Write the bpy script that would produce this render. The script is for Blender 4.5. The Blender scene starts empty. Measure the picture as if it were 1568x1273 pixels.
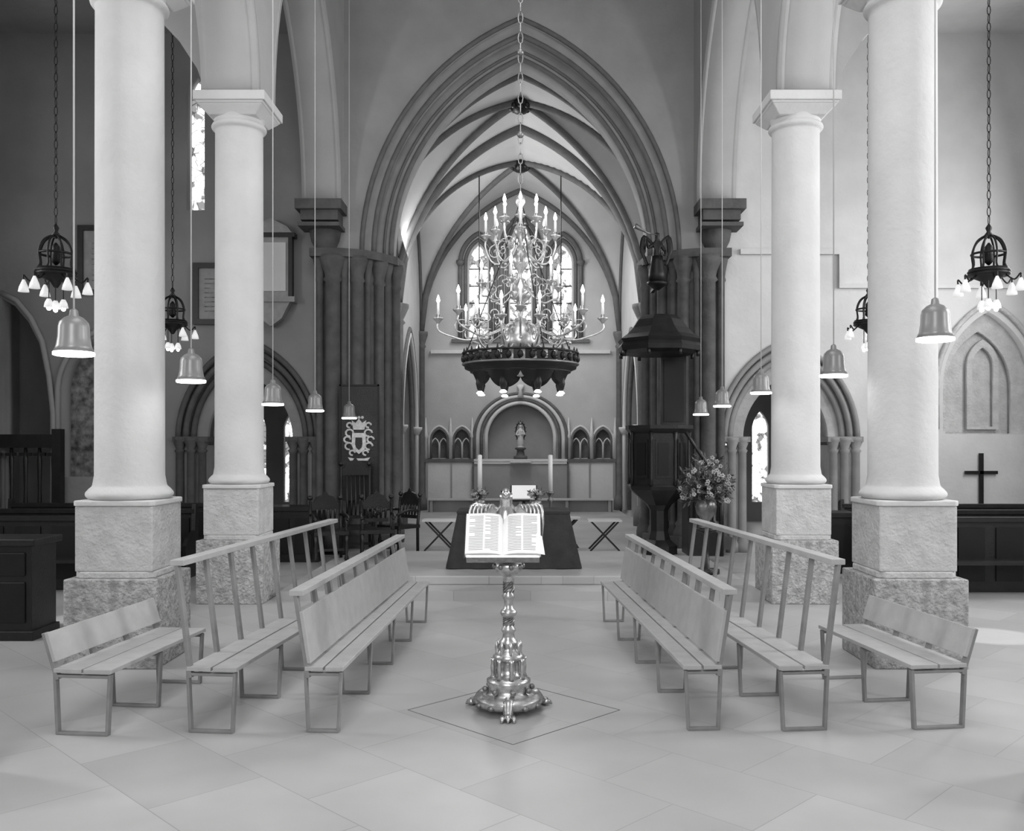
import bpy, bmesh, math, random
from mathutils import Vector, Matrix
random.seed(7)
C=bpy.context; D=bpy.data
pi=math.pi
sc=C.scene
# ------------------------------------------------------------------ materials
def mat(name,v,rough=.6,metal=0.,var=.12,scale=3.,bump=.0,bscale=20.,emit=0.,v2=None):
    m=D.materials.new(name); m.use_nodes=True
    nt=m.node_tree; N=nt.nodes; L=nt.links
    b=N['Principled BSDF']
    b.inputs['Roughness'].default_value=rough
    b.inputs['Metallic'].default_value=metal
    tc=N.new('ShaderNodeTexCoord')
    no=N.new('ShaderNodeTexNoise'); no.inputs['Scale'].default_value=scale; no.inputs['Detail'].default_value=6
    L.new(tc.outputs['Object'],no.inputs['Vector'])
    cr=N.new('ShaderNodeValToRGB')
    lo=max(0,v*(1-var)); hi=min(1,v*(1+var)) if v2 is None else v2
    cr.color_ramp.elements[0].color=(lo,lo,lo,1); cr.color_ramp.elements[1].color=(hi,hi,hi,1)
    cr.color_ramp.elements[0].position=.3; cr.color_ramp.elements[1].position=.7
    L.new(no.outputs['Fac'],cr.inputs['Fac']); L.new(cr.outputs['Color'],b.inputs['Base Color'])
    if bump>0:
        n2=N.new('ShaderNodeTexNoise'); n2.inputs['Scale'].default_value=bscale; n2.inputs['Detail'].default_value=8
        L.new(tc.outputs['Object'],n2.inputs['Vector'])
        bp=N.new('ShaderNodeBump'); bp.inputs['Strength'].default_value=bump; bp.inputs['Distance'].default_value=.05
        L.new(n2.outputs['Fac'],bp.inputs['Height']); L.new(bp.outputs['Normal'],b.inputs['Normal'])
    if emit>0:
        L.new(cr.outputs['Color'],b.inputs['Emission Color']); b.inputs['Emission Strength'].default_value=emit
    return m
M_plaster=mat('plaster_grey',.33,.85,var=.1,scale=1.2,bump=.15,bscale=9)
M_shaded_pl=mat('plaster_shaded',.27,.85,var=.16,scale=.8,bump=.15,bscale=9)  # weaker light on the north side put into a darker plaster tone
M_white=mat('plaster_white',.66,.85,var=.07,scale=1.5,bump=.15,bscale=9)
M_column=mat('limewashed_stone',.64,.85,var=.07,scale=1.6,bump=.2,bscale=14)
M_block=mat('tooled_stone',.46,.9,var=.35,scale=14,bump=1.,bscale=34)
M_block2=mat('dressed_stone',.56,.85,var=.12,scale=6,bump=.5,bscale=24)
M_pier=mat('sandstone_shaded',.095,.75,var=.25,scale=4,bump=.25,bscale=16)  # shadow on the chancel piers put into the stone's base colour
M_rib=mat('rib_stone',.13,.75,var=.15,scale=5,bump=.2,bscale=16)
M_vault=mat('vault_plaster',.55,.85,var=.06,scale=1.5,bump=.1,bscale=9)
M_rubble=mat('rubble_stone',.22,.9,var=.7,scale=7,bump=1.,bscale=9)
M_oak=mat('dark_oak',.01,.4,var=.4,scale=6,bump=.1,bscale=40)
M_black=mat('black_iron',.01,.45,.3,var=.2)
M_brass=mat('polished_brass',.55,.3,.9,var=.25,scale=25)
M_chb=mat('chandelier_brass',.56,.3,.8,var=.25,scale=20)
M_brassd=mat('aged_brass',.25,.4,.8,var=.3,scale=10)
M_bench=mat('bench_ash_frame',.24,.55,var=.15,scale=8,bump=.05,bscale=30)
M_benchs=mat('bench_seat_ash',.42,.5,var=.08,scale=8,bump=.05,bscale=30)
M_wax=mat('candle_wax',.85,.5,var=.03)
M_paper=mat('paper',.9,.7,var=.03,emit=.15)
M_ink=mat('print_ink',.35,.8)
M_cloth=mat('altar_cloth_dark',.035,.9,var=.25,scale=5,bump=.2,bscale=30)
M_linen=mat('linen',.55,.9,var=.05)
M_cable=mat('lamp_cable',.6,.7,var=.05)
M_shade=mat('lamp_shade_enamel',.24,.35,.2,var=.08)
M_glow=mat('lamp_glow',1,.5,emit=9,var=0)
M_bulb=mat('candle_bulb',1,.5,emit=16,var=0)
M_glassb=mat('opal_glass',.75,.3,emit=.6,var=.02)
M_leaf=mat('leaves',.07,.6,var=.6,scale=10)
M_petal=mat('petals',.45,.7,var=.35,scale=14)
M_arm=mat('armorial_silver',.6,.6,var=.2,scale=20)
M_text=mat('marble_tablet',.3,.5,var=.15,scale=6)
def winmat(name,st):
    m=D.materials.new(name); m.use_nodes=True; nt=m.node_tree;N=nt.nodes;L=nt.links
    b=N['Principled BSDF']; tc=N.new('ShaderNodeTexCoord')
    vo=N.new('ShaderNodeTexVoronoi'); vo.inputs['Scale'].default_value=7; vo.feature='DISTANCE_TO_EDGE'
    L.new(tc.outputs['Object'],vo.inputs['Vector'])
    no=N.new('ShaderNodeTexNoise'); no.inputs['Scale'].default_value=3.2; L.new(tc.outputs['Object'],no.inputs['Vector'])
    cr=N.new('ShaderNodeValToRGB'); cr.color_ramp.elements[0].position=.0; cr.color_ramp.elements[1].position=.07
    cr.color_ramp.elements[0].color=(.05,.05,.05,1)
    L.new(vo.outputs['Distance'],cr.inputs['Fac'])
    c2=N.new('ShaderNodeValToRGB'); c2.color_ramp.elements[0].position=.44; c2.color_ramp.elements[1].position=.52
    c2.color_ramp.elements[0].color=(.12,.12,.12,1)
    L.new(no.outputs['Fac'],c2.inputs['Fac'])
    mx=N.new('ShaderNodeMixRGB'); mx.blend_type='MULTIPLY'; mx.inputs[0].default_value=1
    L.new(cr.outputs['Color'],mx.inputs[1]); L.new(c2.outputs['Color'],mx.inputs[2])
    L.new(mx.outputs[0],b.inputs['Emission Color']); b.inputs['Emission Strength'].default_value=st
    b.inputs['Base Color'].default_value=(.1,.1,.1,1)
    return m
M_win=winmat('leaded_glass',3.0)
def floormat():
    m=D.materials.new('stone_paving'); m.use_nodes=True; nt=m.node_tree;N=nt.nodes;L=nt.links
    b=N['Principled BSDF']; tc=N.new('ShaderNodeTexCoord')
    mp=N.new('ShaderNodeMapping'); mp.inputs['Rotation'].default_value=(0,0,pi/4); L.new(tc.outputs['Object'],mp.inputs['Vector'])
    br=N.new('ShaderNodeTexBrick'); br.inputs['Scale'].default_value=1
    br.offset=0.5; br.inputs['Brick Width'].default_value=1.0; br.inputs['Row Height'].default_value=.7
    br.inputs['Mortar Size'].default_value=.004; br.inputs['Mortar Smooth'].default_value=.3
    br.inputs['Color1'].default_value=(.53,.53,.53,1); br.inputs['Color2'].default_value=(.45,.45,.45,1); br.inputs['Mortar'].default_value=(.36,.36,.36,1)
    L.new(mp.outputs['Vector'],br.inputs['Vector'])
    no=N.new('ShaderNodeTexNoise'); no.inputs['Scale'].default_value=.7; no.inputs['Detail'].default_value=8; L.new(tc.outputs['Object'],no.inputs['Vector'])
    cr=N.new('ShaderNodeValToRGB'); cr.color_ramp.elements[0].position=.3;cr.color_ramp.elements[1].position=.7
    cr.color_ramp.elements[0].color=(.76,.76,.76,1)
    L.new(no.outputs['Fac'],cr.inputs['Fac'])
    mx=N.new('ShaderNodeMixRGB'); mx.blend_type='MULTIPLY'; mx.inputs[0].default_value=1
    L.new(br.outputs['Color'],mx.inputs[1]); L.new(cr.outputs['Color'],mx.inputs[2]); L.new(mx.outputs[0],b.inputs['Base Color'])
    b.inputs['Roughness'].default_value=.4
    return m
M_floor=floormat()
M_joint=mat('paving_joint',.12,.8)

# ------------------------------------------------------------------ builder
class B:
    def __init__(s): s.v=[];s.f=[];s.mi=[];s.sm=[];s.mats=[]
    def add(s,vs,fs,m,smooth=False,X=None):
        if m not in s.mats: s.mats.append(m)
        k=s.mats.index(m); o=len(s.v)
        for p in vs:
            p=Vector(p)
            if X is not None: p=X@p
            s.v.append(p)
        for f in fs:
            s.f.append([i+o for i in f]); s.mi.append(k); s.sm.append(smooth)
    def box(s,a,b,m,X=None):
        x0,y0,z0=a;x1,y1,z1=b
        s.add([(x0,y0,z0),(x1,y0,z0),(x1,y1,z0),(x0,y1,z0),(x0,y0,z1),(x1,y0,z1),(x1,y1,z1),(x0,y1,z1)],
          [(0,3,2,1),(4,5,6,7),(0,1,5,4),(1,2,6,5),(2,3,7,6),(3,0,4,7)],m,False,X)
    def lathe(s,pr,m,c=(0,0,0),seg=24,smooth=True,X=None,rot=0.):
        vs=[];fs=[]
        for r,z in pr:
            for i in range(seg):
                a=2*pi*i/seg+rot
                vs.append((c[0]+r*math.cos(a),c[1]+r*math.sin(a),c[2]+z))
        n=len(pr)
        for j in range(n-1):
            for i in range(seg):
                i2=(i+1)%seg
                fs.append((j*seg+i,j*seg+i2,(j+1)*seg+i2,(j+1)*seg+i))
        fs.append(tuple(range(seg-1,-1,-1))); fs.append(tuple((n-1)*seg+i for i in range(seg)))
        s.add(vs,fs,m,smooth,X)
    def tube(s,path,r,m,seg=8,closed=False,X=None,flat=1.):
        P=[Vector(p) for p in path]; n=len(P); vs=[];fs=[]
        R=list(r) if isinstance(r,(list,tuple)) else [r]*n
        while len(R)<n: R.append(R[-1])
        up=None
        for i,p in enumerate(P):
            if closed: t=P[(i+1)%n]-P[i-1]
            else: t=P[min(i+1,n-1)]-P[max(i-1,0)]
            t.normalize()
            if up is None:
                up=Vector((0,0,1)) if abs(t.z)<.9 else Vector((1,0,0))
            u=(up-t*up.dot(t))
            if u.length<1e-4: u=t.orthogonal()
            u.normalize(); up=u; w=t.cross(u)
            for k in range(seg):
                a=2*pi*(k+.5)/seg
                vs.append(p+(u*math.cos(a)+w*math.sin(a)*flat)*R[i])
        for i in range(n if closed else n-1):
            j=(i+1)%n
            for k in range(seg):
                k2=(k+1)%seg
                fs.append((i*seg+k,i*seg+k2,j*seg+k2,j*seg+k))
        if not closed:
            fs.append(tuple(range(seg-1,-1,-1))); fs.append(tuple((n-1)*seg+k for k in range(seg)))
        s.add(vs,fs,m,seg>5,X)
    def sph(s,c,r,m,seg=10,X=None,sq=(1,1,1)):
        n=6; vs=[];fs=[]
        for j in range(n+1):
            th=pi*j/n
            for i in range(seg):
                a=2*pi*i/seg
                vs.append((c[0]+sq[0]*r*math.sin(th)*math.cos(a),c[1]+sq[1]*r*math.sin(th)*math.sin(a),c[2]+sq[2]*r*math.cos(th)))
        for j in range(n):
            for i in range(seg):
                i2=(i+1)%seg; fs.append((j*seg+i,(j+1)*seg+i,(j+1)*seg+i2,j*seg+i2))
        s.add(vs,fs,m,True,X)
    def prism(s,poly,d0,d1,m,axis='Y',X=None):
        n=len(poly)
        f=(lambda a,z,d:(a,d,z)) if axis=='Y' else ((lambda a,z,d:(d,a,z)) if axis=='X' else (lambda a,z,d:(a,z,d)))
        vs=[f(a,z,d0) for a,z in poly]+[f(a,z,d1) for a,z in poly]
        fs=[tuple(range(n)),tuple(range(2*n-1,n-1,-1))]+[(i,(i+1)%n,(i+1)%n+n,i+n) for i in range(n)]
        s.add(vs,fs,m,False,X)
    def frus(s,w0,d0,z0,w1,d1,z1,m):
        s.add([(-w0,-d0,z0),(w0,-d0,z0),(w0,d0,z0),(-w0,d0,z0),(-w1,-d1,z1),(w1,-d1,z1),(w1,d1,z1),(-w1,d1,z1)],
          [(0,3,2,1),(4,5,6,7),(0,1,5,4),(1,2,6,5),(2,3,7,6),(3,0,4,7)],m)
    def done(s,name,loc=(0,0,0),rot=0.,parent=None,bevel=0.):
        me=D.meshes.new(name)
        me.from_pydata([tuple(v) for v in s.v],[],s.f)
        for m in s.mats: me.materials.append(m)
        me.polygons.foreach_set('material_index',s.mi)
        me.polygons.foreach_set('use_smooth',s.sm)
        bm=bmesh.new(); bm.from_mesh(me)
        bmesh.ops.recalc_face_normals(bm,faces=bm.faces[:]); bm.to_mesh(me); bm.free()
        me.update()
        o=D.objects.new(name,me); C.collection.objects.link(o)
        o.location=loc; o.rotation_euler=(0,0,rot)
        if bevel>0:
            bv=o.modifiers.new('bevel','BEVEL'); bv.width=bevel; bv.segments=2; bv.limit_method='ANGLE'
        if parent: o.parent=parent
        return o
def dup(o,loc,rot=None):
    n=o.copy(); C.collection.objects.link(n); n.location=loc
    if rot is not None: n.rotation_euler=(0,0,rot)
    return n
def arch(w,z0,z1,cx=0,n=14,zb=None):
    h=z1-z0; a=max((h*h-w*w)/(2*w),0); R=w+a
    th=math.atan2(h,a) if a>0 else pi/2
    r=[]
    for i in range(n+1):
        t=th*i/n; r.append((cx-(-a+R*math.cos(t)),z0+R*math.sin(t)*(1 if a>0 else h/w)))
    l=[(2*cx-x,z) for x,z in r[:-1]][::-1]
    pts=r+l
    if zb is not None: pts=[(cx-w,zb)]+pts+[(cx+w,zb)]
    return pts
def plate(name,loops,pos,th,m,axis='Y',parent=None):
    cu=D.curves.new(name,'CURVE'); cu.dimensions='2D'; cu.fill_mode='BOTH'; cu.extrude=th/2
    for lp in loops:
        sp=cu.splines.new('POLY'); sp.points.add(len(lp)-1)
        for i,(a,b) in enumerate(lp): sp.points[i].co=(a,b,0,1)
        sp.use_cyclic_u=True
    o=D.objects.new(name+'_tmp',cu); C.collection.objects.link(o)
    C.view_layer.update()
    me=D.meshes.new_from_object(o.evaluated_get(C.evaluated_depsgraph_get()))
    D.objects.remove(o)
    me.name=name
    for v in me.vertices:
        a,b,c=v.co
        v.co=(a,pos+th/2+c,b) if axis=='Y' else (pos+th/2+c,a,b)
    bm=bmesh.new(); bm.from_mesh(me); bmesh.ops.remove_doubles(bm,verts=bm.verts[:],dist=1e-5)
    bmesh.ops.recalc_face_normals(bm,faces=bm.faces[:]); bm.to_mesh(me); bm.free()
    me.materials.clear(); me.materials.append(m)
    ob=D.objects.new(name,me); C.collection.objects.link(ob)
    if parent: ob.parent=parent
    return ob
def rect(x0,z0,x1,z1): return [(x0,z0),(x1,z0),(x1,z1),(x0,z1)]
def smooth(pts,n=6):
    P=[Vector(p) for p in pts]; out=[]
    for i in range(len(P)-1):
        p0=P[max(i-1,0)];p1=P[i];p2=P[i+1];p3=P[min(i+2,len(P)-1)]
        for k in range(n):
            t=k/n
            out.append(.5*((2*p1)+(-p0+p2)*t+(2*p0-5*p1+4*p2-p3)*t*t+(-p0+3*p1-3*p2+p3)*t**3))
    out.append(P[-1]); return out
def empty(name):
    e=D.objects.new(name,None); C.collection.objects.link(e); return e

# ------------------------------------------------------------------ floor
b=B(); b.box((-9.8,-4,-.2),(9.8,27,0),M_floor); b.done('floor')
b=B()
s=.8
for (p,q) in [((0,-s),(s,0)),((s,0),(0,s)),((0,s),(-s,0)),((-s,0),(0,-s))]:
    b.tube([(p[0],p[1],-.001),(q[0],q[1],-.001)],.004,M_joint,4)
b.done('floor_inlay_diamond',(-.05,6.9,0))
b=B(); b.box((-3.1,11.75,0),(3.1,16.6,.12),M_floor); b.box((-2.4,16.6,0),(2.4,18.15,.12),M_floor); b.box((-2.85,18.15,0),(2.85,26.6,.12),M_floor); b.done('floor_chancel')
b=B(); b.prism([(-1.45,12.3),(1.45,12.3),(1.95,12.75),(1.95,15.2),(-1.95,15.2),(-1.95,12.75)],.12,.24,M_floor,axis='Z'); b.done('floor_altar_dais',bevel=.015)

# ------------------------------------------------------------------ east nave wall
holeL=arch(1.3,2.12,3.95,-5.1,zb=-.3); holeR=arch(1.3,2.12,3.95,5.0,zb=-.3)
ch=arch(2.95,5.6,9.96,0,n=20,zb=-.3)
lanc=arch(.17,8.5,8.95,-6.08,zb=6.4)
nicheL=arch(.86,3.0,4.1,-7.72,zb=1.4)
farL=[(-9.7,-.3),(-9.7,4.75),(-9.45,4.6),(-9.2,4.3),(-9.0,3.9),(-8.86,3.3),(-8.8,2.6),(-8.8,-.3)]
nicheR=arch(.85,3.1,4.5,8.75,zb=2.2)
plate('wall_east',[rect(-3.7,-.4,3.7,12),ch],17.1,1.0,M_plaster)
plate('wall_east_north_aisle',[rect(-9.8,-.4,-3.7,12),holeL,lanc,nicheL,farL],17.1,.6,M_shaded_pl)
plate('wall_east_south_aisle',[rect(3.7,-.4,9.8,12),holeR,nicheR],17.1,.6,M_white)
plate('trim_south_ledge',[[(4.1,5.56),(4.1,5.66),(6.02,5.66),(6.02,5.0),(9.8,5.0),(9.8,4.93),(5.94,4.93),(5.94,5.56)]],17.02,.08,M_white)
b=B()
b.box((-8.6,17.45,1.1),(-6.8,17.6,4.3),M_rubble); b.done('wall_rubble_infill')
b=B(); b.tube([(x,17.08,z) for x,z in arch(.93,3.0,4.2,-7.72,12,zb=1.4)],.05,M_plaster,6); b.tube([(x,17.06,z) for x,z in [(-8.72,-.1),(-8.72,2.6),(-8.8,3.3),(-8.93,3.95),(-9.14,4.38),(-9.4,4.7),(-9.7,4.85)]],.05,M_plaster,6); b.done('trim_north_niche')
b=B()
b.box((7.8,17.4,2.1),(9.7,17.55,4.7),M_block2)
b.done('wall_niche_infill')
plate('trim_niche_inner_arch',[arch(.85,3.1,4.5,8.75,zb=2.2),arch(.62,3.1,4.15,8.65,zb=2.22)],17.28,.12,M_block2)
plate('trim_niche_lancet',[arch(.3,3.5,4.0,8.75,zb=2.3),arch(.2,3.5,3.85,8.75,zb=2.35)],17.3,.1,M_block2)
b=B(); b.tube([(x,17.07,z) for x,z in arch(.98,3.1,4.68,8.75,12,zb=2.3)],.05,M_block2,6); b.done('trim_niche_hood')
def ring(name,w0,h0,w1,h1,z0,cx,y,th,m,zb,n=16):
    o=arch(w0,z0,h0,cx,n,zb); i=arch(w1,z0,h1,cx,n,zb)
    return plate(name,[o+i[::-1]],y,th,m)
M_archst=mat('arch_stone',.3,.85,var=.12,scale=3,bump=.15,bscale=12)
for k,(w0,h0,w1,h1,y,th,m) in enumerate([(2.96,9.98,2.76,9.72,17.2,.8,M_archst),(2.78,9.74,2.46,9.36,17.45,.6,M_archst)]):
    ring('trim_chancel_arch_%d'%(k+1),w0,h0,w1,h1,5.6,0,y,th,m,5.4,20)
b=B()
for w,h,y,r in [(2.97,9.99,17.1,.045),(2.76,9.72,17.2,.05),(2.6,9.52,17.44,.03),(2.47,9.38,17.45,.05)]:
    b.tube([(x,y,z) for x,z in arch(w,5.6,h,0,20)],r,M_rib,8)
b.done('trim_chancel_arch_mouldings')
def aislearch(cx,nm,m1,m2):
    b=B()
    for w,h,y,r in [(1.3,3.97,17.08,.05),(1.18,3.82,17.14,.06),(1.06,3.66,17.22,.06),(.94,3.5,17.32,.06),(.82,3.34,17.42,.06)]:
        b.tube([(x,y,z) for x,z in arch(w,2.12,h,cx,14)],r,m1,8)
    b.done('trim_%s_arch_rolls'%nm)
    ring('trim_%s_arch'%nm,1.31,3.97,.8,3.3,2.12,cx,17.25,.4,m2,2.1)
    b=B()
    for sgn in (-1,1):
        x0=cx+sgn*1.05
        b.box((x0-.27,17.12,0),(x0+.27,17.65,2.0),m2)
        for dx,y in ((.22,17.1),(.0,17.07),(-.2,17.1)):
            b.lathe([(.12,0),(.12,.15),(.08,.25),(.075,1.85),(.1,1.9),(.07,1.93),(.13,2.08),(.13,2.14)],m1,(x0+dx*sgn,y,0),12)
        b.box((x0-.33,17.0,2.06),(x0+.33,17.66,2.16),m1)
    b.done('trim_%s_responds'%nm)
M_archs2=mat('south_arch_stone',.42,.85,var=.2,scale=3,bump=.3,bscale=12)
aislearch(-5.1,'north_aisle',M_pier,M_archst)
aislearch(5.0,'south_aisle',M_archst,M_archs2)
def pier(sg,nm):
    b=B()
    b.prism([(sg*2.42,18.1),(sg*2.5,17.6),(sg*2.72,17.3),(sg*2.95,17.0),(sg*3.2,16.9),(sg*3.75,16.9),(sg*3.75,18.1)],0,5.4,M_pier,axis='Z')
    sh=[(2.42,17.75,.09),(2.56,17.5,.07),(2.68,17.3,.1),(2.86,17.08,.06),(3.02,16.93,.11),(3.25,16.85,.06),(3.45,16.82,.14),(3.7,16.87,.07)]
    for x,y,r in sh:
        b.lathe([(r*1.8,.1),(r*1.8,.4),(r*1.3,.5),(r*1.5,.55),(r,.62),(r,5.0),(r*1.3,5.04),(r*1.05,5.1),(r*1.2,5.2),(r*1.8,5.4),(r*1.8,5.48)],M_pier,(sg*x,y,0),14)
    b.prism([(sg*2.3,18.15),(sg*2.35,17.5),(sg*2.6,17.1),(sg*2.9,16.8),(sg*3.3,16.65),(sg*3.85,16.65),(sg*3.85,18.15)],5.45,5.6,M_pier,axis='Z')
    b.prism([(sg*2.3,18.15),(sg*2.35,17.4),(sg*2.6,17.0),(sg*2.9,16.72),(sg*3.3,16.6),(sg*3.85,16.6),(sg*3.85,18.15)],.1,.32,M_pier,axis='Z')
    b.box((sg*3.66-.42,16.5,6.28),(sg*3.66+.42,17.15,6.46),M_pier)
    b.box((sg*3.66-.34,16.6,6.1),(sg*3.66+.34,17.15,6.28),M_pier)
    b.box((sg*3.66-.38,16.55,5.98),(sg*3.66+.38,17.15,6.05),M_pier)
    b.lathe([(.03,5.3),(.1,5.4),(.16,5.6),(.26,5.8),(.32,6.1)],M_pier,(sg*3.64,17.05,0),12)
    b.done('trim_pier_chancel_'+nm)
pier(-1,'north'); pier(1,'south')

# ------------------------------------------------------------------ arcades
ZS=6.46
def arcade(x,nm,m):
    pts=[(-3,12),(17.1,12),(17.1,ZS)]
    bays=[(12.3,16.8,10.1),(8.97,11.5,8.5),(5.62,8.17,8.5),(2.29,4.8,8.5),(-1.1,1.45,8.5)]
    for a,c,h in bays:
        cy=(a+c)/2;w=(c-a)/2
        pts+=arch(w,ZS,h,cy,12)[::-1]
    pts+=[(-3,ZS)]
    plate('wall_arcade_'+nm,[pts],x-.36,.72,m,'X')
    b=B()
    for a,c,h in bays:
        cy=(a+c)/2;w=(c-a)/2
        for sx in (-.3,.3):
            b.tube([(x+sx,q,z) for q,z in arch(w+.06,ZS,h+.06,cy,12)],.07,m,6)
    b.done('trim_arcade_%s'%nm)
M_arc=mat('arcade_plaster',.42,.85,var=.06,scale=1.5,bump=.12,bscale=9)
arcade(-3.66,'north',M_arc); arcade(3.6,'south',M_arc)
for sg,nm in ((-1,'north'),(1,'south')):
    half=[(4.0,ZS),(4.12,6.8),(4.38,7.2),(4.8,7.65),(5.6,8.2),(6.9,8.6)]
    pts=half+[(13.8-x,z) for x,z in half[:-1]][::-1]
    loop=[(sg*x,z) for x,z in pts]+[(sg*9.8,9.65),(sg*4.0,9.65)]
    plate('wall_transverse_arch_'+nm,[loop],11.65,.5,M_arc)
def column():
    b=B()
    b.box((-.42,-.42,0),(.42,.42,.8),M_block)
    b.prism([(-.36,-.3),(-.3,-.36),(.3,-.36),(.36,-.3),(.36,.3),(.3,.36),(-.3,.36),(-.36,.3)],.8,.86,M_block2,axis='Z')
    b.box((-.35,-.35,.86),(.35,.35,1.45),M_block2)
    b.prism([(-.37,-.33),(-.33,-.37),(.33,-.37),(.37,-.33),(.37,.33),(.33,.37),(-.33,.37),(-.37,.33)],1.45,1.5,M_column,axis='Z')
    b.lathe([(.35,1.5),(.385,1.53),(.385,1.56),(.35,1.6),(.325,1.62),(.318,1.66),(.308,1.72),(.3,6.02),(.3,6.06),(.335,6.08),(.35,6.11),(.335,6.14),(.31,6.16),(.315,6.2),(.35,6.27),(.38,6.3)],M_column,seg=48)
    b.frus(.3,.3,6.2,.41,.41,6.31,M_column)
    b.frus(.41,.41,6.31,.43,.43,6.34,M_column)
    b.frus(.45,.45,6.34,.45,.45,6.46,M_column)
    return b
col=column().done('stone_column',(-3.66,8.57,0),bevel=.012)
for x in (-3.66,3.58):
    for y in (8.57,11.9,5.2,1.87):
        if not(x<0 and y==8.57): dup(col,(x,y,0))

# ------------------------------------------------------------------ outer walls and ceilings
def sidewall(x,nm,m,wins):
    plate('wall_'+nm,[rect(-4,-.2,27,12)]+[arch(.7,6.2,7.4,y,zb=3.2) for y in wins],x,.4,m,'X')
    for i,y in enumerate(wins):
        b=B(); b.prism(arch(.7,6.2,7.4,y,zb=3.2),x+.3,x+.33,M_win,axis='X'); b.done('window_%s_%d'%(nm,i+1))
sidewall(-10.2,'north',M_shaded_pl,[2,8,14]); sidewall(9.8,'south',M_white,[2,8,14])
b=B(); b.box((-4,-4,12),(4,18.1,12.2),M_plaster); b.done('ceiling')
b=B(); b.box((-10,-4,9.7),(-4,17.2,9.9),M_shaded_pl); b.done('ceiling_north_aisle')
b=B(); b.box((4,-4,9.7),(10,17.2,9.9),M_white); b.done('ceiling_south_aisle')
for sg,nm,m in ((-1,'north',M_shaded_pl),(1,'south',M_plaster)):
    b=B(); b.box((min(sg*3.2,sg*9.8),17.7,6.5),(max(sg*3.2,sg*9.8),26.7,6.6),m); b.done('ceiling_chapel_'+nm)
    wx=sg*6.0 if sg<0 else 6.3
    plate('wall_chapel_'+nm,[rect(min(sg*3.2,sg*9.8),-.2,max(sg*3.2,sg*9.8),6.6),arch(.22,2.4,2.9,wx,zb=.5),arch(.22,2.4,2.9,wx+.9,zb=.5),arch(.22,2.4,2.9,wx-.9,zb=.5)],24,.3,m)
    b=B()
    for dx in (0,.9,-.9): b.prism(arch(.22,2.4,2.9,wx+dx,zb=.5),24.2,24.22,M_win)
    b.done('window_chapel_'+nm)
b=B(); b.prism(arch(.17,8.5,8.95,-6.08,zb=6.4),17.4,17.43,M_win); b.done('window_1')

# ------------------------------------------------------------------ chancel
W=2.92;z0=5.2;z1=9.45;h=z1-z0;aa=(h*h-W*W)/(2*W)
def prof(t): return z0+math.sqrt(max((W+aa)**2-(abs(t)*W+aa)**2,0))
bays=[(18.1,21.3),(21.3,26.6)]
vs=[];fs=[];n=36
for (ya,yb) in bays:
    o=len(vs)
    for i in range(n+1):
        for j in range(n+1):
            u=-1+2*i/n; v=-1+2*j/n
            vs.append((u*W,(ya+yb)/2+v*(yb-ya)/2,max(prof(u),prof(v))))
    for i in range(n):
        for j in range(n):
            a=o+i*(n+1)+j; fs.append((a,a+1,a+n+2,a+n+1))
b=B(); b.add(vs,fs,M_vault,True); b.done('ceiling_chancel_vault')
b=B()
def rp(fn,N=40): return [fn(-1+2*i/N) for i in range(N+1)]
for (ya,yb) in bays:
    yc=(ya+yb)/2;L_=(yb-ya)/2
    for sg in (1,-1):
        b.tube(rp(lambda t:(t*W,yc+sg*t*L_,prof(t)-.05)),.075,M_rib,8)
    for sx in (-1,1): b.tube(rp(lambda t:(sx*(W-.04),yc+t*L_,prof(t)-.03)),.05,M_rib,8)
    b.lathe([(.02,-.32),(.14,-.28),(.2,-.18),(.22,-.1),(.16,.0)],M_oak,(0,yc,z1),12)
    for k in range(8):
        a=k*pi/4; b.sph((.2*math.cos(a),yc+.2*math.sin(a),z1-.17),.07,M_oak,8)
for y,r in ((18.25,.08),(21.3,.12),(26.5,.08)):
    b.tube(rp(lambda t:(t*(W-.03),y,prof(t)-.05)),r,M_rib,10)
b.done('trim_vault_ribs')
b=B()
for sg in (-1,1):
    for y,r in ((18.3,.09),(21.3,.13),(21.05,.07),(21.55,.07),(26.45,.09)):
        b.lathe([(r*1.8,.12),(r*1.8,.4),(r*1.2,.55),(r,.6),(r,4.8),(r*1.4,4.85),(r,4.92),(r*1.3,5.0),(r*2,5.2),(r*2,5.28)],M_rib,(sg*(W-.06),y,0),12)
b.done('trim_chancel_wall_shafts')
M_chpl=mat('chancel_plaster',.48,.85,var=.08,scale=1.5,bump=.1)
for sg,nm in ((-1,'north'),(1,'south')):
    x=-W-.5 if sg<0 else W
    loops=[[(18.1,-.3),(26.9,-.3),(26.9,9.7),(18.1,9.7)],arch(1.05,2.6,5.4,19.75,zb=-.1),arch(1.6,2.4,4.9,23.9,zb=-.1)]
    plate('wall_chancel_'+nm,loops,x,.5,M_chpl,'X')
    b=B()
    xx=sg*(W-.02)
    for cy,w,za,zb_ in ((19.75,1.05,2.6,5.4),(23.9,1.6,2.4,4.9)):
        for k,(dw,m) in enumerate(((.0,M_column),(.14,M_rib),(-.12,M_rib))):
            b.tube([(xx+sg*(.12 if dw<0 else 0),q,z) for q,z in arch(w+dw,za,zb_+dw,cy,14,zb=.2)],.06,m,8)
        for q in (cy-w,cy+w): b.lathe([(.08,0),(.16,.15),(.16,.2)],M_column,(xx,q,za-.1),12)
    b.done('trim_chancel_%s_arches'%nm)
wl=[(-1.23,.27,7.3,7.85),(0,.3,7.75,8.36),(1.23,.27,7.3,7.85)]
nich=arch(.95,2.3,3.2,0,zb=1.6)
small=[-2.36,-1.7,1.74,2.4]
loops=[rect(-2.95,0,2.95,9.6)]+[arch(w,a,c,x,zb=5.15) for x,w,a,c in wl]+[nich]+[arch(.24,2.15,2.5,x,zb=1.62) for x in small]
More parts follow.
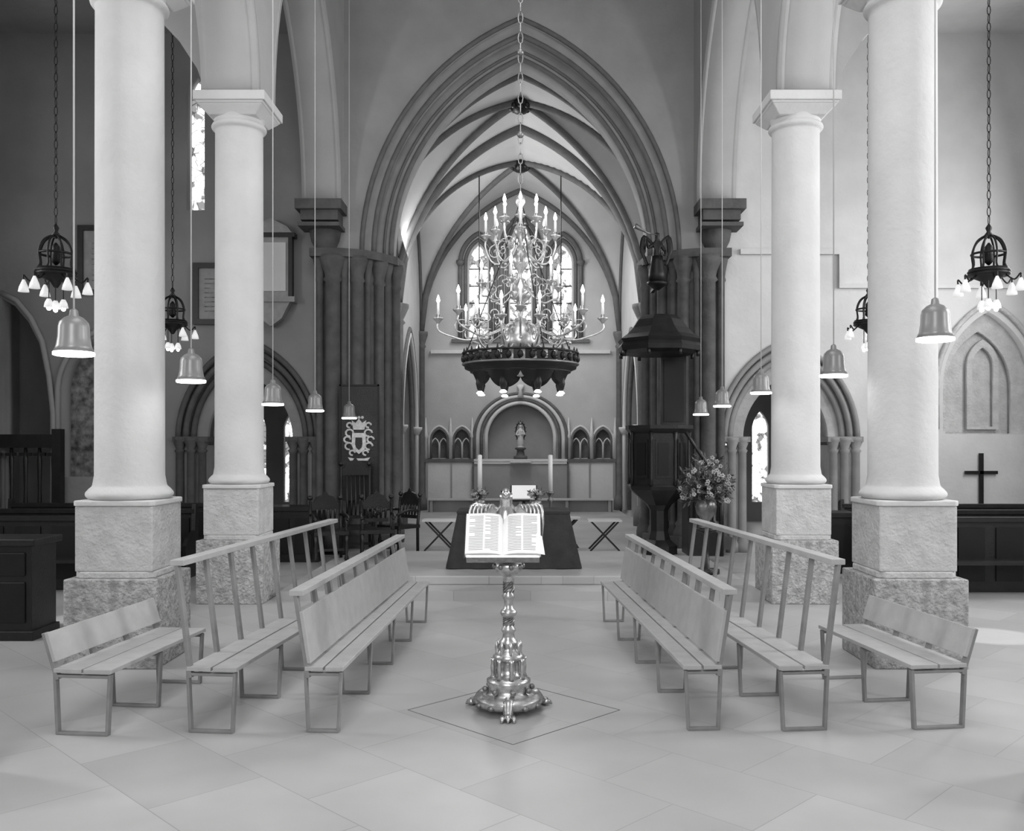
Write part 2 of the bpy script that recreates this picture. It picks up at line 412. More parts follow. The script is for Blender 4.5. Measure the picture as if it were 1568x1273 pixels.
plate('wall_chancel_east',loops,26.6,.4,M_chpl)
b=B()
for x,w,a,c in wl: b.prism(arch(w,a,c,x,zb=5.15),26.85,26.88,M_win)
b.done('window_2')
b=B()
b.box((-2.9,27.05,1.0),(2.9,27.15,3.6),M_plaster)
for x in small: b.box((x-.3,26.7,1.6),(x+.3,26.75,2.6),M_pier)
b.done('trim_niche_backs')
b=B()
for x,w,a,c in wl:
    for dw,y,r in ((.1,26.6,.06),(.25,26.56,.07)):
        b.tube([(q,y,z) for q,z in arch(w+dw,a,c+dw*1.2,x,12,zb=5.1)],r,M_rib,8)
    for sx in (-1,1): 
        b.lathe([(.07,0),(.12,.1),(.12,.16)],M_rib,(x+sx*(w+.25),26.54,a-.1),10)
    for k in range(1,5): b.box((x-w,26.8,5.15+.5*k),(x+w,26.84,5.18+.5*k),M_black)
b.box((-2.6,26.48,4.66),(2.6,26.62,4.76),M_column)
b.box((-2.0,26.5,4.98),(2.0,26.62,5.08),M_rib)
b.done('trim_east_window_surrounds')
b=B()
for w,hh,y,r,m in ((1.35,3.5,26.52,.05,M_rib),(1.25,3.42,26.54,.06,M_column),(1.13,3.33,26.56,.05,M_rib),(1.0,3.24,26.58,.06,M_column)):
    b.tube([(q,y,z) for q,z in arch(w,2.2,hh,0,14,zb=1.6)],r,m,8)
b.lathe([(.1,0),(.04,.2),(.12,.34),(.03,.36)],M_column,(0,26.5,3.4),8)
for x in small:
    for w,hh,m in ((.3,2.56,M_column),(.24,2.48,M_rib)):
        b.tube([(q,26.56,z) for q,z in arch(w,2.15,hh,x,8,zb=1.62)],.035,m,8)
    for k in (-.08,.08):
        b.tube([(q,26.6,z) for q,z in arch(.11,2.0,2.2,x+k*1.5,6,zb=1.62)],.02,M_column,6)
for x in (-2.75,-2.03,-1.4,1.4,2.07,2.75):
    b.lathe([(.06,1.6),(.05,2.2),(.08,2.25),(.05,2.35),(.01,2.8)],M_column,(x,26.54,0),8)
b.box((-2.9,26.46,1.5),(-1.35,26.62,1.6),M_rib); b.box((1.35,26.46,1.5),(2.9,26.62,1.6),M_rib); b.box((-1.35,26.46,1.52),(1.35,26.62,1.6),M_column)
b.box((-.3,26.1,1.5),(.3,26.62,1.6),M_column)
b.done('trim_reredos_arcading')
b=B()
b.box((-2.75,26.5,.12),(-1.37,26.59,1.5),M_white); b.box((1.37,26.5,.12),(2.75,26.59,1.5),M_white)
b.box((-1.35,26.4,.12),(1.35,26.59,1.5),M_plaster)
b.box((-1.37,26.36,1.46),(1.37,26.42,1.51),M_column)
for x in (-1.37,1.37): b.box((x-.03,26.36,.12),(x+.03,26.42,1.51),M_rib)
for x in (-2.7,-2.0,2.0,2.7): b.box((x-.02,26.47,.12),(x+.02,26.5,1.5),M_plaster)
b.done('trim_dossal_panel')
b=B()
b.box((-2.6,25.6,.33),(2.6,25.85,.38),M_linen); b.box((-2.6,25.8,0),(2.6,25.84,.38),M_plaster)
for x in (-2.5,-1.3,0,1.3,2.5): b.box((x-.04,25.62,0),(x+.04,25.8,.33),M_plaster)
b.done('sanctuary_bench',(0,0,.12))
b=B()
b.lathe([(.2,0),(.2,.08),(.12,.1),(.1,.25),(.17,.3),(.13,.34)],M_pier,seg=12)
SX=Matrix.Translation((0,0,.3))@Matrix.Diagonal((.65,.65,.65,1))
b.lathe([(.16,0),(.18,.06),(.12,.1),(.13,.14),(.15,.2),(.13,.45),(.11,.62),(.13,.76),(.12,.84),(.05,.9),(.05,.93)],M_linen,seg=16,X=SX)
b.sph((0,0,1.0),.075,M_linen,12,sq=(1,1,1.2),X=SX)
b.lathe([(.07,1.06),(.06,1.1),(.09,1.16),(.0,1.17)],M_brassd,seg=10,X=SX)
b.tube(smooth([(-.12,0,.8),(-.17,-.06,.62),(-.04,-.14,.6)]),[.04]*7+[.035]*6,M_linen,8,X=SX)
b.tube(smooth([(.12,0,.8),(.17,-.06,.64),(.06,-.14,.66)]),[.04]*7+[.035]*6,M_linen,8,X=SX)
b.sph((.06,-.13,.76),.05,M_linen,8,X=SX); b.sph((.07,-.12,.66),.06,M_linen,8,sq=(1,1,1.3),X=SX)
for a in range(16):
    t=a*pi/8; b.tube([(.2*math.cos(t),.06,.75+.42*math.sin(t)),(.27*math.cos(t),.06,.75+.5*math.sin(t))],.02,M_black,4,X=SX)
b.tube([(.2*math.cos(a*pi/12),.06,.75+.42*math.sin(a*pi/12)) for a in range(24)],.03,M_black,6,True,X=SX)
b.done('madonna_statue',(0,26.33,1.6))

# ------------------------------------------------------------------ benches
def bench(L,toph,back,seatd=.34,mirror=1,frames=5,lean=-.08):
    b=B(); X=Matrix.Diagonal((mirror,1,1,1))
    def bar(p,q,w=.045,t=.02,m=M_bench):
        p=Vector(p);q=Vector(q)
        d=(q-p).normalized(); nrm=Vector((-d.z,0,d.x))*t/2; yy=Vector((0,w/2,0))
        vs=[p-nrm-yy,p+nrm-yy,p+nrm+yy,p-nrm+yy,q-nrm-yy,q+nrm-yy,q+nrm+yy,q-nrm+yy]
        b.add(vs,[(0,3,2,1),(4,5,6,7),(0,1,5,4),(1,2,6,5),(2,3,7,6),(3,0,4,7)],m,False,X)
    sz=.43
    for i in range(frames):
        y=.03+(L-.06)*i/(frames-1)
        bar((.02,y,.01),(seatd-.02,y,.01))
        bar((.02,y,0),(.0,y,sz))
        bar((seatd-.02,y,0),(seatd,y,sz-.01))
        bar((0,y,sz-.025),(seatd,y,sz-.025))
    np_=int(L/.42) if toph>.8 else frames
    for i in range(np_+1):
        y=.03+(L-.06)*i/np_
        bar((0.02,y,sz-.05),(lean,y,toph),.05,.028)
    def xs(z): return .02+(lean-.02)*(z-sz+.05)/(toph-sz+.05)
    def plank(za,zb,t,m,off=0):
        p=Vector((xs(za)+off,0,za));q=Vector((xs(zb)+off,0,zb)); d=(q-p).normalized(); n=Vector((d.z,0,-d.x))*t
        vs=[]
        for y in (0,L): vs+= [p+Vector((0,y,0)),p+n+Vector((0,y,0)),q+n+Vector((0,y,0)),q+Vector((0,y,0))]
        b.add(vs,[(0,1,2,3),(7,6,5,4),(0,4,5,1),(1,5,6,2),(2,6,7,3),(3,7,4,0)],m,False,X)
    # two-board seat
    mid=seatd/2+.01
    b.box((0,0,sz),(mid-.008,L,sz+.03),M_benchs,X); b.box((mid+.008,0,sz),(seatd+.02,L,sz+.03),M_benchs,X)
    for z in back: plank(z[0],z[1],.028,M_benchs if z[1]-z[0]>.15 else M_bench,.012)
    if toph>.8: b.box((lean-.04,0,toph-.01),(lean+.06,L,toph+.03),M_benchs,X)
    return b
def place(b,p,q,name='slatted_bench'):
    ang=math.atan2(-(q[0]-p[0]),q[1]-p[1])
    return b.done(name,(p[0],p[1],0),ang,bevel=.004)
place(bench(1.45,.7,[(.5,.7)],frames=3,seatd=.4),(-3.22,6.3),(-3.07,7.7),'low_bench')
place(bench(3.6,1.17,[],seatd=.34),(-2.32,6.35),(-1.97,9.86))
place(bench(4.0,.96,[(.48,.84)],seatd=.25,lean=-.07),(-1.5,6.35),(-1.3,10.3),'panelled_bench')
place(bench(1.45,.7,[(.5,.7)],frames=3,seatd=.4,mirror=-1),(3.15,6.45),(2.98,7.8),'low_bench')
place(bench(3.6,1.17,[],seatd=.34,mirror=-1),(2.16,6.4),(1.83,9.9))
place(bench(4.0,.96,[(.48,.84)],seatd=.25,mirror=-1,lean=-.07),(1.41,6.4),(1.18,10.35),'panelled_bench')

# ------------------------------------------------------------------ lectern
b=B()
b.lathe([(.0,.05),(.24,.05),(.26,.08),(.25,.11),(.2,.13),(.16,.15),(.16,.19),(.165,.21),(.165,.235),(.12,.26),(.08,.27),(.08,.38),(.115,.39),(.12,.41),(.1,.43),(.08,.45),(.06,.48),(.07,.5),(.07,.52),(.05,.54),(.042,.58),(.055,.6),(.055,.615),(.038,.64),(.034,.7),(.055,.715),(.066,.735),(.055,.755),(.036,.77),(.033,.83),(.046,.85),(.05,.865),(.035,.885),(.033,.97),(.046,.985),(.033,1.0),(.055,1.02),(.095,1.05),(.11,1.085),(.095,1.115),(.048,1.13),(.04,1.17),(.08,1.2),(.09,1.22)],M_brass,seg=28)
for k in range(8):
    a=k*pi/4+.2
    b.lathe([(.025,.25),(.013,.28),(.018,.33),(.012,.37),(.02,.4)],M_brass,(.12*math.cos(a),.12*math.sin(a),0),10)
    b.lathe([(.016,.42),(.01,.45),(.016,.48),(.005,.53)],M_brass,(.09*math.cos(a),.09*math.sin(a),0),8)
    b.sph((.18*math.cos(a),.18*math.sin(a),.17),.022,M_brassd,8)
    b.sph((.105*math.cos(a),.105*math.sin(a),1.09),.022,M_brassd,8)
    b.tube([((.036+.004)*math.cos(a+t*.5),(.036+.004)*math.sin(a+t*.5),.89+t*.0133) for t in range(7)],.006,M_brassd,4)
    b.tube([((.036+.004)*math.cos(a+t*.5),(.036+.004)*math.sin(a+t*.5),.64+t*.01) for t in range(7)],.006,M_brassd,4)
for k in range(3):
    a=-pi/2+k*2*pi/3
    c,s_=math.cos(a),math.sin(a)
    pts=smooth([(.12*c,.12*s_,.1),(.22*c,.22*s_,.1),(.27*c,.27*s_,.05),(.33*c,.33*s_,.025)],4)
    b.tube(pts,[.045]*5+[.04]*4+[.03]*4,M_brass,8)
    for dx in (-.25,0,.25):
        ca,sa=math.cos(a+dx*.5),math.sin(a+dx*.5)
        b.tube([(.29*ca,.29*sa,.03),(.34*ca,.34*sa,.03),(.36*ca,.36*sa,.008)],[.02,.018,.004],M_brass,6)
for k in range(12):
    a=k*pi/6; b.sph((.25*math.cos(a),.25*math.sin(a),.07),.03,M_brassd,8,sq=(1,1,.7))
tilt=math.radians(50)
X=Matrix.Translation((-.04,-.02,1.31))@Matrix.Rotation(tilt,4,'X')
b.box((-.27,-.2,-.03),(.27,.2,-.01),M_brassd,X)
b.box((-.27,-.21,-.03),(.27,-.19,.04),M_brass,X)
for sg in (-1,1):
    n=8; pr=[]
    for i in range(n+1):
        t=i/n; pr.append((sg*(.005+.275*t),.03+.035*math.sin(min(t*1.8,1)*pi*.5)*(1-.55*t)-.005*(t<.05)))
    poly=pr+[(sg*.28,.0),(0,.0)]
    vs=[(x,-.18,z) for x,z in poly]+[(x,.18,z) for x,z in poly]; m_=len(poly)
    b.add(vs,[tuple(range(m_)),tuple(range(2*m_-1,m_-1,-1))]+[(i,(i+1)%m_,(i+1)%m_+m_,i+m_) for i in range(m_)],M_paper,False,X)
    b.box((min(0,sg*.29),-.19,-.008),(max(0,sg*.29),.19,0),M_oak,X)
    def surf(x):
        t=(abs(x)-.005)/.275; return .03+.035*math.sin(min(t*1.8,1)*pi*.5)*(1-.55*t)
    for c0,c1 in ((.035,.135),(.15,.255)):
        for r in range(22):
            y=.15-r*.0143
            ln=1 if random.random()>.2 else .6
            e=c0+(c1-c0)*ln; K=4
            for q in range(K):
                xa=c0+(e-c0)*q/K; xb=c0+(e-c0)*(q+1)/K
                za,zb_=surf(xa)+.0015,surf(xb)+.0015
                b.add([(sg*xa,y,za),(sg*xb,y,zb_),(sg*xb,y+.004,zb_),(sg*xa,y+.004,za)],[(0,1,2,3)],M_ink,False,X)
b.add([Vector(v) for v in [(.24,-.18,.05),(.31,-.2,.06),(.29,-.05,.08),(.25,.0,.05)]],[(0,1,2,3)],M_paper,False,X)
XE=Matrix.Translation((-.02,.02,.06))
body=smooth([(0,.1,1.12),(0,.12,1.25),(0,.12,1.4),(0,.08,1.5),(0,.03,1.565)],5)
b.tube(body,[.05+.05*math.sin(pi*min(i/14,1)) for i in range(len(body))],M_brass,12,X=XE)
b.sph((0,.0,1.575),.045,M_brass,12,sq=(.85,1.2,.9),X=XE)
b.tube([(0,-.03,1.578),(0,-.075,1.575),(0,-.09,1.55)],[.024,.018,.004],M_brass,8,X=XE)
for sg in (-1,1):
    b.sph((sg*.03,-.02,1.59),.009,M_black,6,X=XE)
    for k in range(6):
        p0=(sg*(.04+.02*k),.11,1.38+.005*k); p1=(sg*(.11+.03*k),.1,1.47-.0*k); p2=(sg*(.13+.028*k),.06,1.45-.05*k)
        b.tube(smooth([p0,p1,p2],4),[.03]*4+[.025]*3+[.015,.006],M_brass,6,flat=.4,X=XE)
b.done('eagle_lectern',(-.09,6.9,0))

# ------------------------------------------------------------------ altar
b=B()
N=96
def drape(t,w,d,amp):
    P=2*(2*w+2*d); s_=t*P
    if s_<2*w: p=(-w+s_,-d);nn=(0,-1)
    elif s_<2*w+2*d: p=(w,-d+s_-2*w);nn=(1,0)
    elif s_<4*w+2*d: p=(w-(s_-2*w-2*d),d);nn=(0,1)
    else: p=(-w,d-(s_-4*w-2*d));nn=(-1,0)
    f=amp*math.sin(t*2*pi*15)
    return (p[0]+nn[0]*f,p[1]+nn[1]*f)
vs=[];fs=[]
for j in range(5):
    t=j/4; w=.8+.16*(1-t);d=.4+.1*(1-t)
    for i in range(N):
        x,y=drape(i/N,w,d,.02*(1-t)); vs.append((x,y,.01+.78*t))
for j in range(4):
    for i in range(N):
        i2=(i+1)%N; fs.append((j*N+i,j*N+i2,(j+1)*N+i2,(j+1)*N+i))
b.add(vs,fs,M_cloth,True)
b.box((-.81,-.41,.78),(.81,.41,.815),M_cloth)
b.box((-.3,-.42,.8),(.3,.42,.82),M_linen)
b.done('altar_table',(-.1,13.45,.24))
b=B()
b.box((-.16,-.12,0),(.16,.12,.02),M_oak)
X=Matrix.Translation((0,0,.22))@Matrix.Rotation(.9,4,'X')
b.box((-.2,-.14,-.01),(.2,.14,.01),M_oak,X); b.box((-.18,-.12,.012),(.18,.12,.04),M_paper,X)
b.box((-.02,.03,0),(.02,.08,.25),M_oak)
b.done('missal_stand',(.05,13.65,1.06))
def cstick():
    b=B()
    b.lathe([(.16,0),(.16,.03),(.08,.07),(.04,.1),(.03,.2),(.06,.25),(.025,.3),(.025,.55),(.05,.6),(.025,.65),(.022,.85),(.05,.9),(.02,.93),(.06,1.0),(.07,1.02),(.03,1.03)],M_brassd,seg=16)
    b.lathe([(.036,1.03),(.036,1.6),(.01,1.61)],M_wax,seg=14)
    b.tube([(0,0,1.605),(0,0,1.63)],.004,M_black,4)
    return b
cs=cstick().done('altar_candlestick',(-.64,14.4,.24)); dup(cs,(.47,14.4,.24))
def flowers(n,r,squash,seed,rp_,pet=3):
    random.seed(seed); b=B()
    for i in range(n):
        a=random.random()*2*pi; u=random.uniform(-.6,1); rr=r*random.uniform(.35,1)
        q=math.sqrt(max(0,1-u*u))
        c=Vector((rr*q*math.cos(a),rr*q*math.sin(a),rr*u*squash+r*.75))
        if i%pet==0: 
            for k in range(5):
                t=k*2*pi/5; b.sph((c.x+rp_*.6*math.cos(t),c.y+rp_*.3*math.sin(t),c.z+rp_*.6*math.sin(t)),rp_*.45,M_petal,6)
        else:
            d=c.normalized(); l=rp_*3.2; s_=d.orthogonal().normalized()*rp_*.7
            e=c+Vector((random.uniform(-1,1),random.uniform(-1,1),random.uniform(-.6,1))).normalized()*l
            mid=(c+e)/2
            b.add([c,mid+s_,e,mid-s_],[(0,1,2,3)],M_leaf)
        if i%2==0: b.tube([(0,0,.02),tuple(c*.5+Vector((0,0,.05))),tuple(c)],.004,M_leaf,4)
    return b
b=flowers(90,.13,.8,3,.02); b.lathe([(.05,-.12),(.07,-.1),(.09,-.02),(.08,.03)],M_brassd,seg=14)
fl=b.done('altar_flower_bowl',(-.6,13.35,1.18)); dup(fl,(.22,13.2,1.18))
b=flowers(700,.4,1.15,5,.034,6)
b.lathe([(.1,-.32),(.12,-.3),(.05,-.22),(.14,-.1),(.16,.0),(.12,.12)],M_brassd,seg=16)
b.lathe([(.2,-.98),(.2,-.92),(.05,-.9),(.04,-.4),(.16,-.35),(.16,-.32)],M_oak,seg=14)
b.done('flower_arrangement',(2.72,13.4,1.1))
def xtable():
    b=B(); b.box((-.3,-.2,.52),(.3,.2,.55),M_white)
    for y in (-.17,.17):
        b.tube([(-.26,y,0),(.24,y,.52)],.022,M_oak,4); b.tube([(.26,y+.01,0),(-.24,y+.01,.52)],.022,M_oak,4)
    b.tube([(0,-.17,.26),(0,.17,.26)],.015,M_oak,6)
    return b
xt=xtable().done('folding_stool',(-1.45,16.4,.12)); dup(xt,(1.5,16.4,.12)); dup(xt,(.8,16.9,.12)); dup(xt,(-.8,16.9,.12))
def chair(hh=1.25):
    b=B()
    for x in (-.25,.25):
        b.lathe([(.03,0),(.04,.04),(.02,.1),(.035,.2),(.02,.3),(.035,.42)],M_oak,(x,-.22,0),8)
        b.tube([(x,.22,0),(x,.22,.45),(x,.27,hh-.05)],.028,M_oak,6)
        b.tube(smooth([(x,.24,.72),(x*1.05,.0,.74),(x*1.1,-.22,.7),(x,-.27,.66)],4),.025,M_oak,6)
        b.lathe([(.02,.42),(.03,.5),(.018,.6),(.025,.7)],M_oak,(x,-.2,0),8)
        b.sph((x,.28,hh),.045,M_oak,8)
    b.box((-.28,-.26,.42),(.28,.25,.48),M_oak)
    b.box((-.25,-.22,.16),(.25,-.18,.2),M_oak)
    b.box((-.2,.22,.58),(.2,.26,.64),M_oak); b.box((-.23,.25,hh-.2),(.23,.29,hh-.08),M_oak)
    for k in range(5):
        x=-.15+.075*k; b.tube([(x,.24,.6),(x+.01,.25,.8),(x,.27,hh-.15)],[.014,.022,.014],M_oak,6)
    b.prism([(-.2,hh-.08),(.2,hh-.08),(.14,hh+.02),(.05,hh+.05),(0,hh+.12),(-.05,hh+.05),(-.14,hh+.02)],.25,.29,M_oak)
    return b
c1=chair(1.0).done('carved_oak_armchair',(-3.15,15.0,.0+.12),.4)
dup(c1,(-2.4,15.3,.12),.2); dup(c1,(-2.15,16.15,.12),-.7)
b=chair(1.55); b.done('high_backed_choir_chair',(-2.85,15.95,.12),.3)
b=B()
b.box((-.36,0,0),(.36,.05,2.1),M_oak)
for x in (-.36,.33): b.box((x,-.02,0),(x+.03,.0,2.1),M_black)
b.box((-.36,-.02,2.07),(.36,0,2.1),M_black)
sh=[(-.12,1.2),(-.13,1.0),(-.1,.9),(0,.82),(.1,.9),(.13,1.0),(.12,1.2)]
b.prism([(x,z+.02) for x,z in sh],-.05,0,M_arm)
b.prism([(x*.5,z*.6+.42) for x,z in sh],-.06,-.05,M_oak)
b.prism([(-.1,1.28),(.1,1.28),(.13,1.45),(.06,1.4),(0,1.48),(-.06,1.4),(-.13,1.45)],-.05,0,M_arm)
for sg in (-1,1):
    for (x,z,r) in ((.17,1.22,.07),(.21,1.1,.06),(.18,.98,.07),(.12,.86,.05),(.17,1.36,.05)):
        b.tube([(sg*x+r*math.cos(t*.7),-.03,z+r*math.sin(t*.7)*.9) for t in range(8)],.02,M_arm,6)
for x in (-.06,0,.06): b.sph((x,-.03,1.5),.03,M_arm,8)
b.prism([(-.16,.72),(.16,.72),(.2,.78),(.1,.76),(-.1,.76),(-.2,.78)],-.04,0,M_arm)
b.done('armorial_board',(-2.92,16.56,1.0))

# ------------------------------------------------------------------ pulpit
b=B()
b.lathe([(.32,0),(.32,.15),(.2,.25),(.16,.4),(.16,.75),(.22,.85),(.4,1.0),(.54,1.12),(.56,1.18),(.52,1.22),(.52,2.08),(.56,2.12),(.6,2.16),(.6,2.22),(.5,2.22),(.48,1.3),(.0,1.3)],M_oak,seg=8,smooth=False,rot=pi/8)
for k in range(8):
    a=k*pi/4+pi/8+pi/8
    X=Matrix.Rotation(a,4,'Z')
    r=.52*math.cos(pi/8)
    b.box((r,-.13,1.32),(r+.015,.13,1.98),M_oak,X); b.box((r+.01,-.09,1.38),(r+.03,.09,1.92),M_black,X)
    a2=k*pi/4+pi/8
    b.lathe([(.035,1.2),(.025,1.3),(.03,1.6),(.022,1.95),(.04,2.1)],M_oak,(.53*math.cos(a2),.53*math.sin(a2),0),8)
b.box((.1,.42,1.2),(.55,.5,3.5),M_oak)
b.box((.15,.39,2.3),(.5,.42,3.4),M_black)
b.lathe([(.6,3.45),(.72,3.5),(.74,3.58),(.7,3.64),(.74,3.7),(.62,3.78),(.5,3.9),(.4,4.04),(.33,4.1),(.3,4.12)],M_oak,seg=8,smooth=False,rot=pi/8)
for k in range(8):
    a2=k*pi/4+pi/8
    b.lathe([(.03,3.4),(.03,3.5)],M_oak,(.68*math.cos(a2),.68*math.sin(a2),0),6)
for i in range(5):
    x0=.45+.11*i; z=1.25-.22*i
    b.box((x0,-.35,0),(x0+.11,.3,z),M_oak)
b.tube([(.4,-.38,2.1),(1.0,-.38,1.2)],.035,M_oak,6)
for i in range(6):
    x=.45+.1*i; b.tube([(x,-.38,.6),(x,-.38,2.03-.15*i)],.018,M_oak,6)
b.tube([(1.0,-.38,0),(1.0,-.38,1.28)],.04,M_oak,8)
b.done('pulpit',(2.4,15.85,.12))
def skinfig(name,verts,edges,rad,m,loc,rotz=0):
    me=D.meshes.new(name); me.from_pydata(verts,edges,[]); o=D.objects.new(name,me); C.collection.objects.link(o)
    sk=o.modifiers.new('skin','SKIN'); 
    for i,r in enumerate(rad): me.skin_vertices[0].data[i].radius=(r,r)
    me.skin_vertices[0].data[0].use_root=True
    sb=o.modifiers.new('sub','SUBSURF'); sb.levels=2; sb.render_levels=2
    me.materials.append(m); o.location=loc; o.rotation_euler=(0,0,rotz); return o
root=empty('trumpeting_angel_statue'); root.location=(2.42,16.2,4.85)
V=[(0,0,.45),(0,0,.6),(0,0,.73),(0,0,.79),(0,-.01,.87),(0,-.01,.92),
 (-.07,0,.7),(-.17,-.03,.64),(-.2,-.12,.76),(-.2,-.16,.8),(.07,0,.7),(.14,-.02,.58),(.12,-.1,.5),(.1,-.14,.5),
 (-.05,0,.4),(-.06,-.03,.22),(-.06,.0,.04),(-.06,-.06,.02),(.05,0,.4),(.06,0,.22),(.06,0,.04),(.06,-.06,.02)]
E=[(0,1),(1,2),(2,3),(3,4),(4,5),(2,6),(6,7),(7,8),(8,9),(2,10),(10,11),(11,12),(12,13),(0,14),(14,15),(15,16),(16,17),(0,18),(18,19),(19,20),(20,21)]
R=[.08,.07,.08,.03,.055,.04,.04,.03,.022,.018,.04,.03,.022,.018,.055,.04,.025,.02,.055,.04,.025,.02]
o=skinfig('figure',V,E,R,M_black,(0,0,0)); o.parent=root
b=B()
b.lathe([(.16,.05),(.15,.2),(.11,.4),(.1,.5)],M_black,seg=14)
for sg in (-1,1):
    b.tube(smooth([(sg*.05,.06,.7),(sg*.2,.1,.85),(sg*.24,.1,.6),(sg*.16,.08,.35)],5),[.03]*5+[.06]*6+[.03]*5,M_black,8,flat=.35)
b.tube([(-.02,-.05,.87),(-.2,-.16,.88),(-.42,-.25,.98)],[.01,.012,.05],M_brassd,10)
b.lathe([(.04,-.1),(.15,-.02),(.18,.0),(.18,.04),(.0,.05)],M_black,seg=12)
b.box((-.03,0,-.05),(.03,.62,.0),M_black)
b.done('robe_wings_and_bracket',parent=root)

# ------------------------------------------------------------------ chandelier
def candle(b,p,hh=.14,r=.014,bulb=.02):
    x,y,z=p
    b.lathe([(.012,-.05),(.03,-.02),(.055,.0),(.06,.015),(.025,.02),(.022,.05)],M_chb,(x,y,z),12)
    b.lathe([(r,.04),(r,.04+hh)],M_wax,(x,y,z),8)
    b.lathe([(.004,.04+hh),(bulb*.8,.06+hh),(bulb,.075+hh),(bulb*.6,.105+hh),(.002,.135+hh)],M_bulb,(x,y,z),8)
b=B()
b.lathe([(.02,-.62),(.05,-.58),(.03,-.54),(.08,-.5),(.17,-.42),(.22,-.3),(.22,-.22),(.17,-.12),(.08,-.04),(.05,.0),(.09,.04),(.05,.08),(.04,.15),(.1,.2),(.12,.26),(.1,.32),(.04,.36),(.03,.5),(.07,.55),(.1,.62),(.07,.7),(.03,.74),(.03,.85),(.06,.88),(.08,.93),(.05,1.0),(.02,1.05),(.02,1.2),(.05,1.25),(.05,1.3),(.015,1.36)],M_chb,(0,0,3.4),24)
def arms(n,r,zc,ph,zs,amp=.25,bulb=.02,th=.011,scroll=True):
    for k in range(n):
        a=ph+2*pi*k/n; c,s_=math.cos(a),math.sin(a)
        P=[(.05,zs),(.3*r,zs-amp*.55),(.6*r,zs-amp),(.85*r,zs-amp*.8),(r,zc-.12),(r,zc-.04)]
        b.tube([(q.x*c,q.x*s_,q.z) for q in smooth([(p,0,zz) for p,zz in P],6)],th,M_chb,8)
        if scroll:
            sp=[]
            for t in range(16):
                ang=t*.55; rr=.012+.005*t
                sp.append(((r*.72+rr*math.cos(ang))*c,(r*.72+rr*math.cos(ang))*s_,zs-amp*.35+rr*math.sin(ang)))
            b.tube(sp,.007,M_chb,6)
            sp=[]
            for t in range(14):
                ang=-t*.55+1; rr=.01+.005*t
                sp.append(((r*.42+rr*math.cos(ang))*c,(r*.42+rr*math.cos(ang))*s_,zs-amp*.2+rr*math.sin(ang)+.06))
            b.tube(sp,.007,M_chb,6)
        b.sph((r*.6*c,r*.6*s_,zs-amp-.03),.018,M_chb,8)
        candle(b,(r*c,r*s_,zc),.13,.014,bulb)
arms(8,.9,3.38,0,3.37,.22)
arms(8,.52,3.35,pi/8,3.25,.22)
arms(6,.44,3.74,.3,3.77,.2)
arms(8,.38,4.28,0,4.18,.2)
arms(6,.2,4.46,pi/6,4.34,.14,scroll=False)
N=160;R0=.62
vs=[];fs=[]
for i in range(N):
    a=2*pi*i/N
    lob=abs(math.sin(a*4))**.6
    for r,z in ((R0,3.0),(R0*1.0,2.88),(R0*.98,2.83),(R0*.86,2.8),(R0*.78,2.78-.12*lob)):
        vs.append((r*math.cos(a),r*math.sin(a),z))
for i in range(N):
    j=(i+1)%N
    for k in range(4):
        if k==0 and i%5 in(0,1): continue
        fs.append((i*5+k,i*5+k+1,j*5+k+1,j*5+k))
b.add(vs,fs,M_black,True)
def circ(r,z,n=48): return [(r*math.cos(2*pi*i/n),r*math.sin(2*pi*i/n),z) for i in range(n)]
b.tube(circ(R0+.01,3.0),.012,M_black,6,True); b.tube(circ(R0+.01,2.88),.012,M_brassd,6,True); b.tube(circ(R0*.87,2.8),.014,M_black,6,True)
for i in range(32):
    a=2*pi*i/32; c,s_=R0*math.cos(a),R0*math.sin(a)
    b.tube([(c,s_,2.99),(c,s_,3.05)],[.02,.004],M_black,6); b.sph((c,s_,2.94),.032,M_black,8,sq=(1,1,1.3))
for i in range(8):
    a=2*pi*(i+.5)/8; c,s_=math.cos(a),math.sin(a)
    b.lathe([(.0,2.56),(.03,2.6),(.045,2.66),(.03,2.76)],M_black,(R0*.76*c,R0*.76*s_,0),10)
    b.lathe([(.03,2.57),(.04,2.58),(.02,2.6)],M_glow,(R0*.76*c,R0*.76*s_,-.02),10)
for i in range(4):
    a=2*pi*i/4+.4; c,s_=math.cos(a),math.sin(a)
    b.tube([(R0*c,R0*s_,3.0),(.05*c,.05*s_,3.0)],.012,M_black,6)
    b.tube([(R0*c,R0*s_,3.0),(.22*c,.22*s_,4.0),(.03*c,.03*s_,4.6)],.006,M_black,5)
b.lathe([(.02,2.75),(.08,2.78),(.06,2.85),(.03,2.9),(.03,3.0)],M_chb,(0,0,0),16)
def chain(b,x,y,za,zb,m,r=.02,step=.09):
    z=za;k=0
    while z<zb:
        L_=step*1.15
        pts=[]
        for i in range(8):
            t=2*pi*i/8
            u=r*math.cos(t); w=L_/2*math.sin(t)
            pts.append((x+(u if k%2 else 0),y+(0 if k%2 else u),z+step/2+w))
        b.tube(pts,r*.28,m,4,True)
        z+=step;k+=1
chain(b,0,0,4.75,11.85,M_brassd,.026,.11)
for z in (5.4,6.3,7.2,8.4): b.sph((0,0,z),.04,M_brassd,10)
b.done('brass_chandelier',(0,10,0))

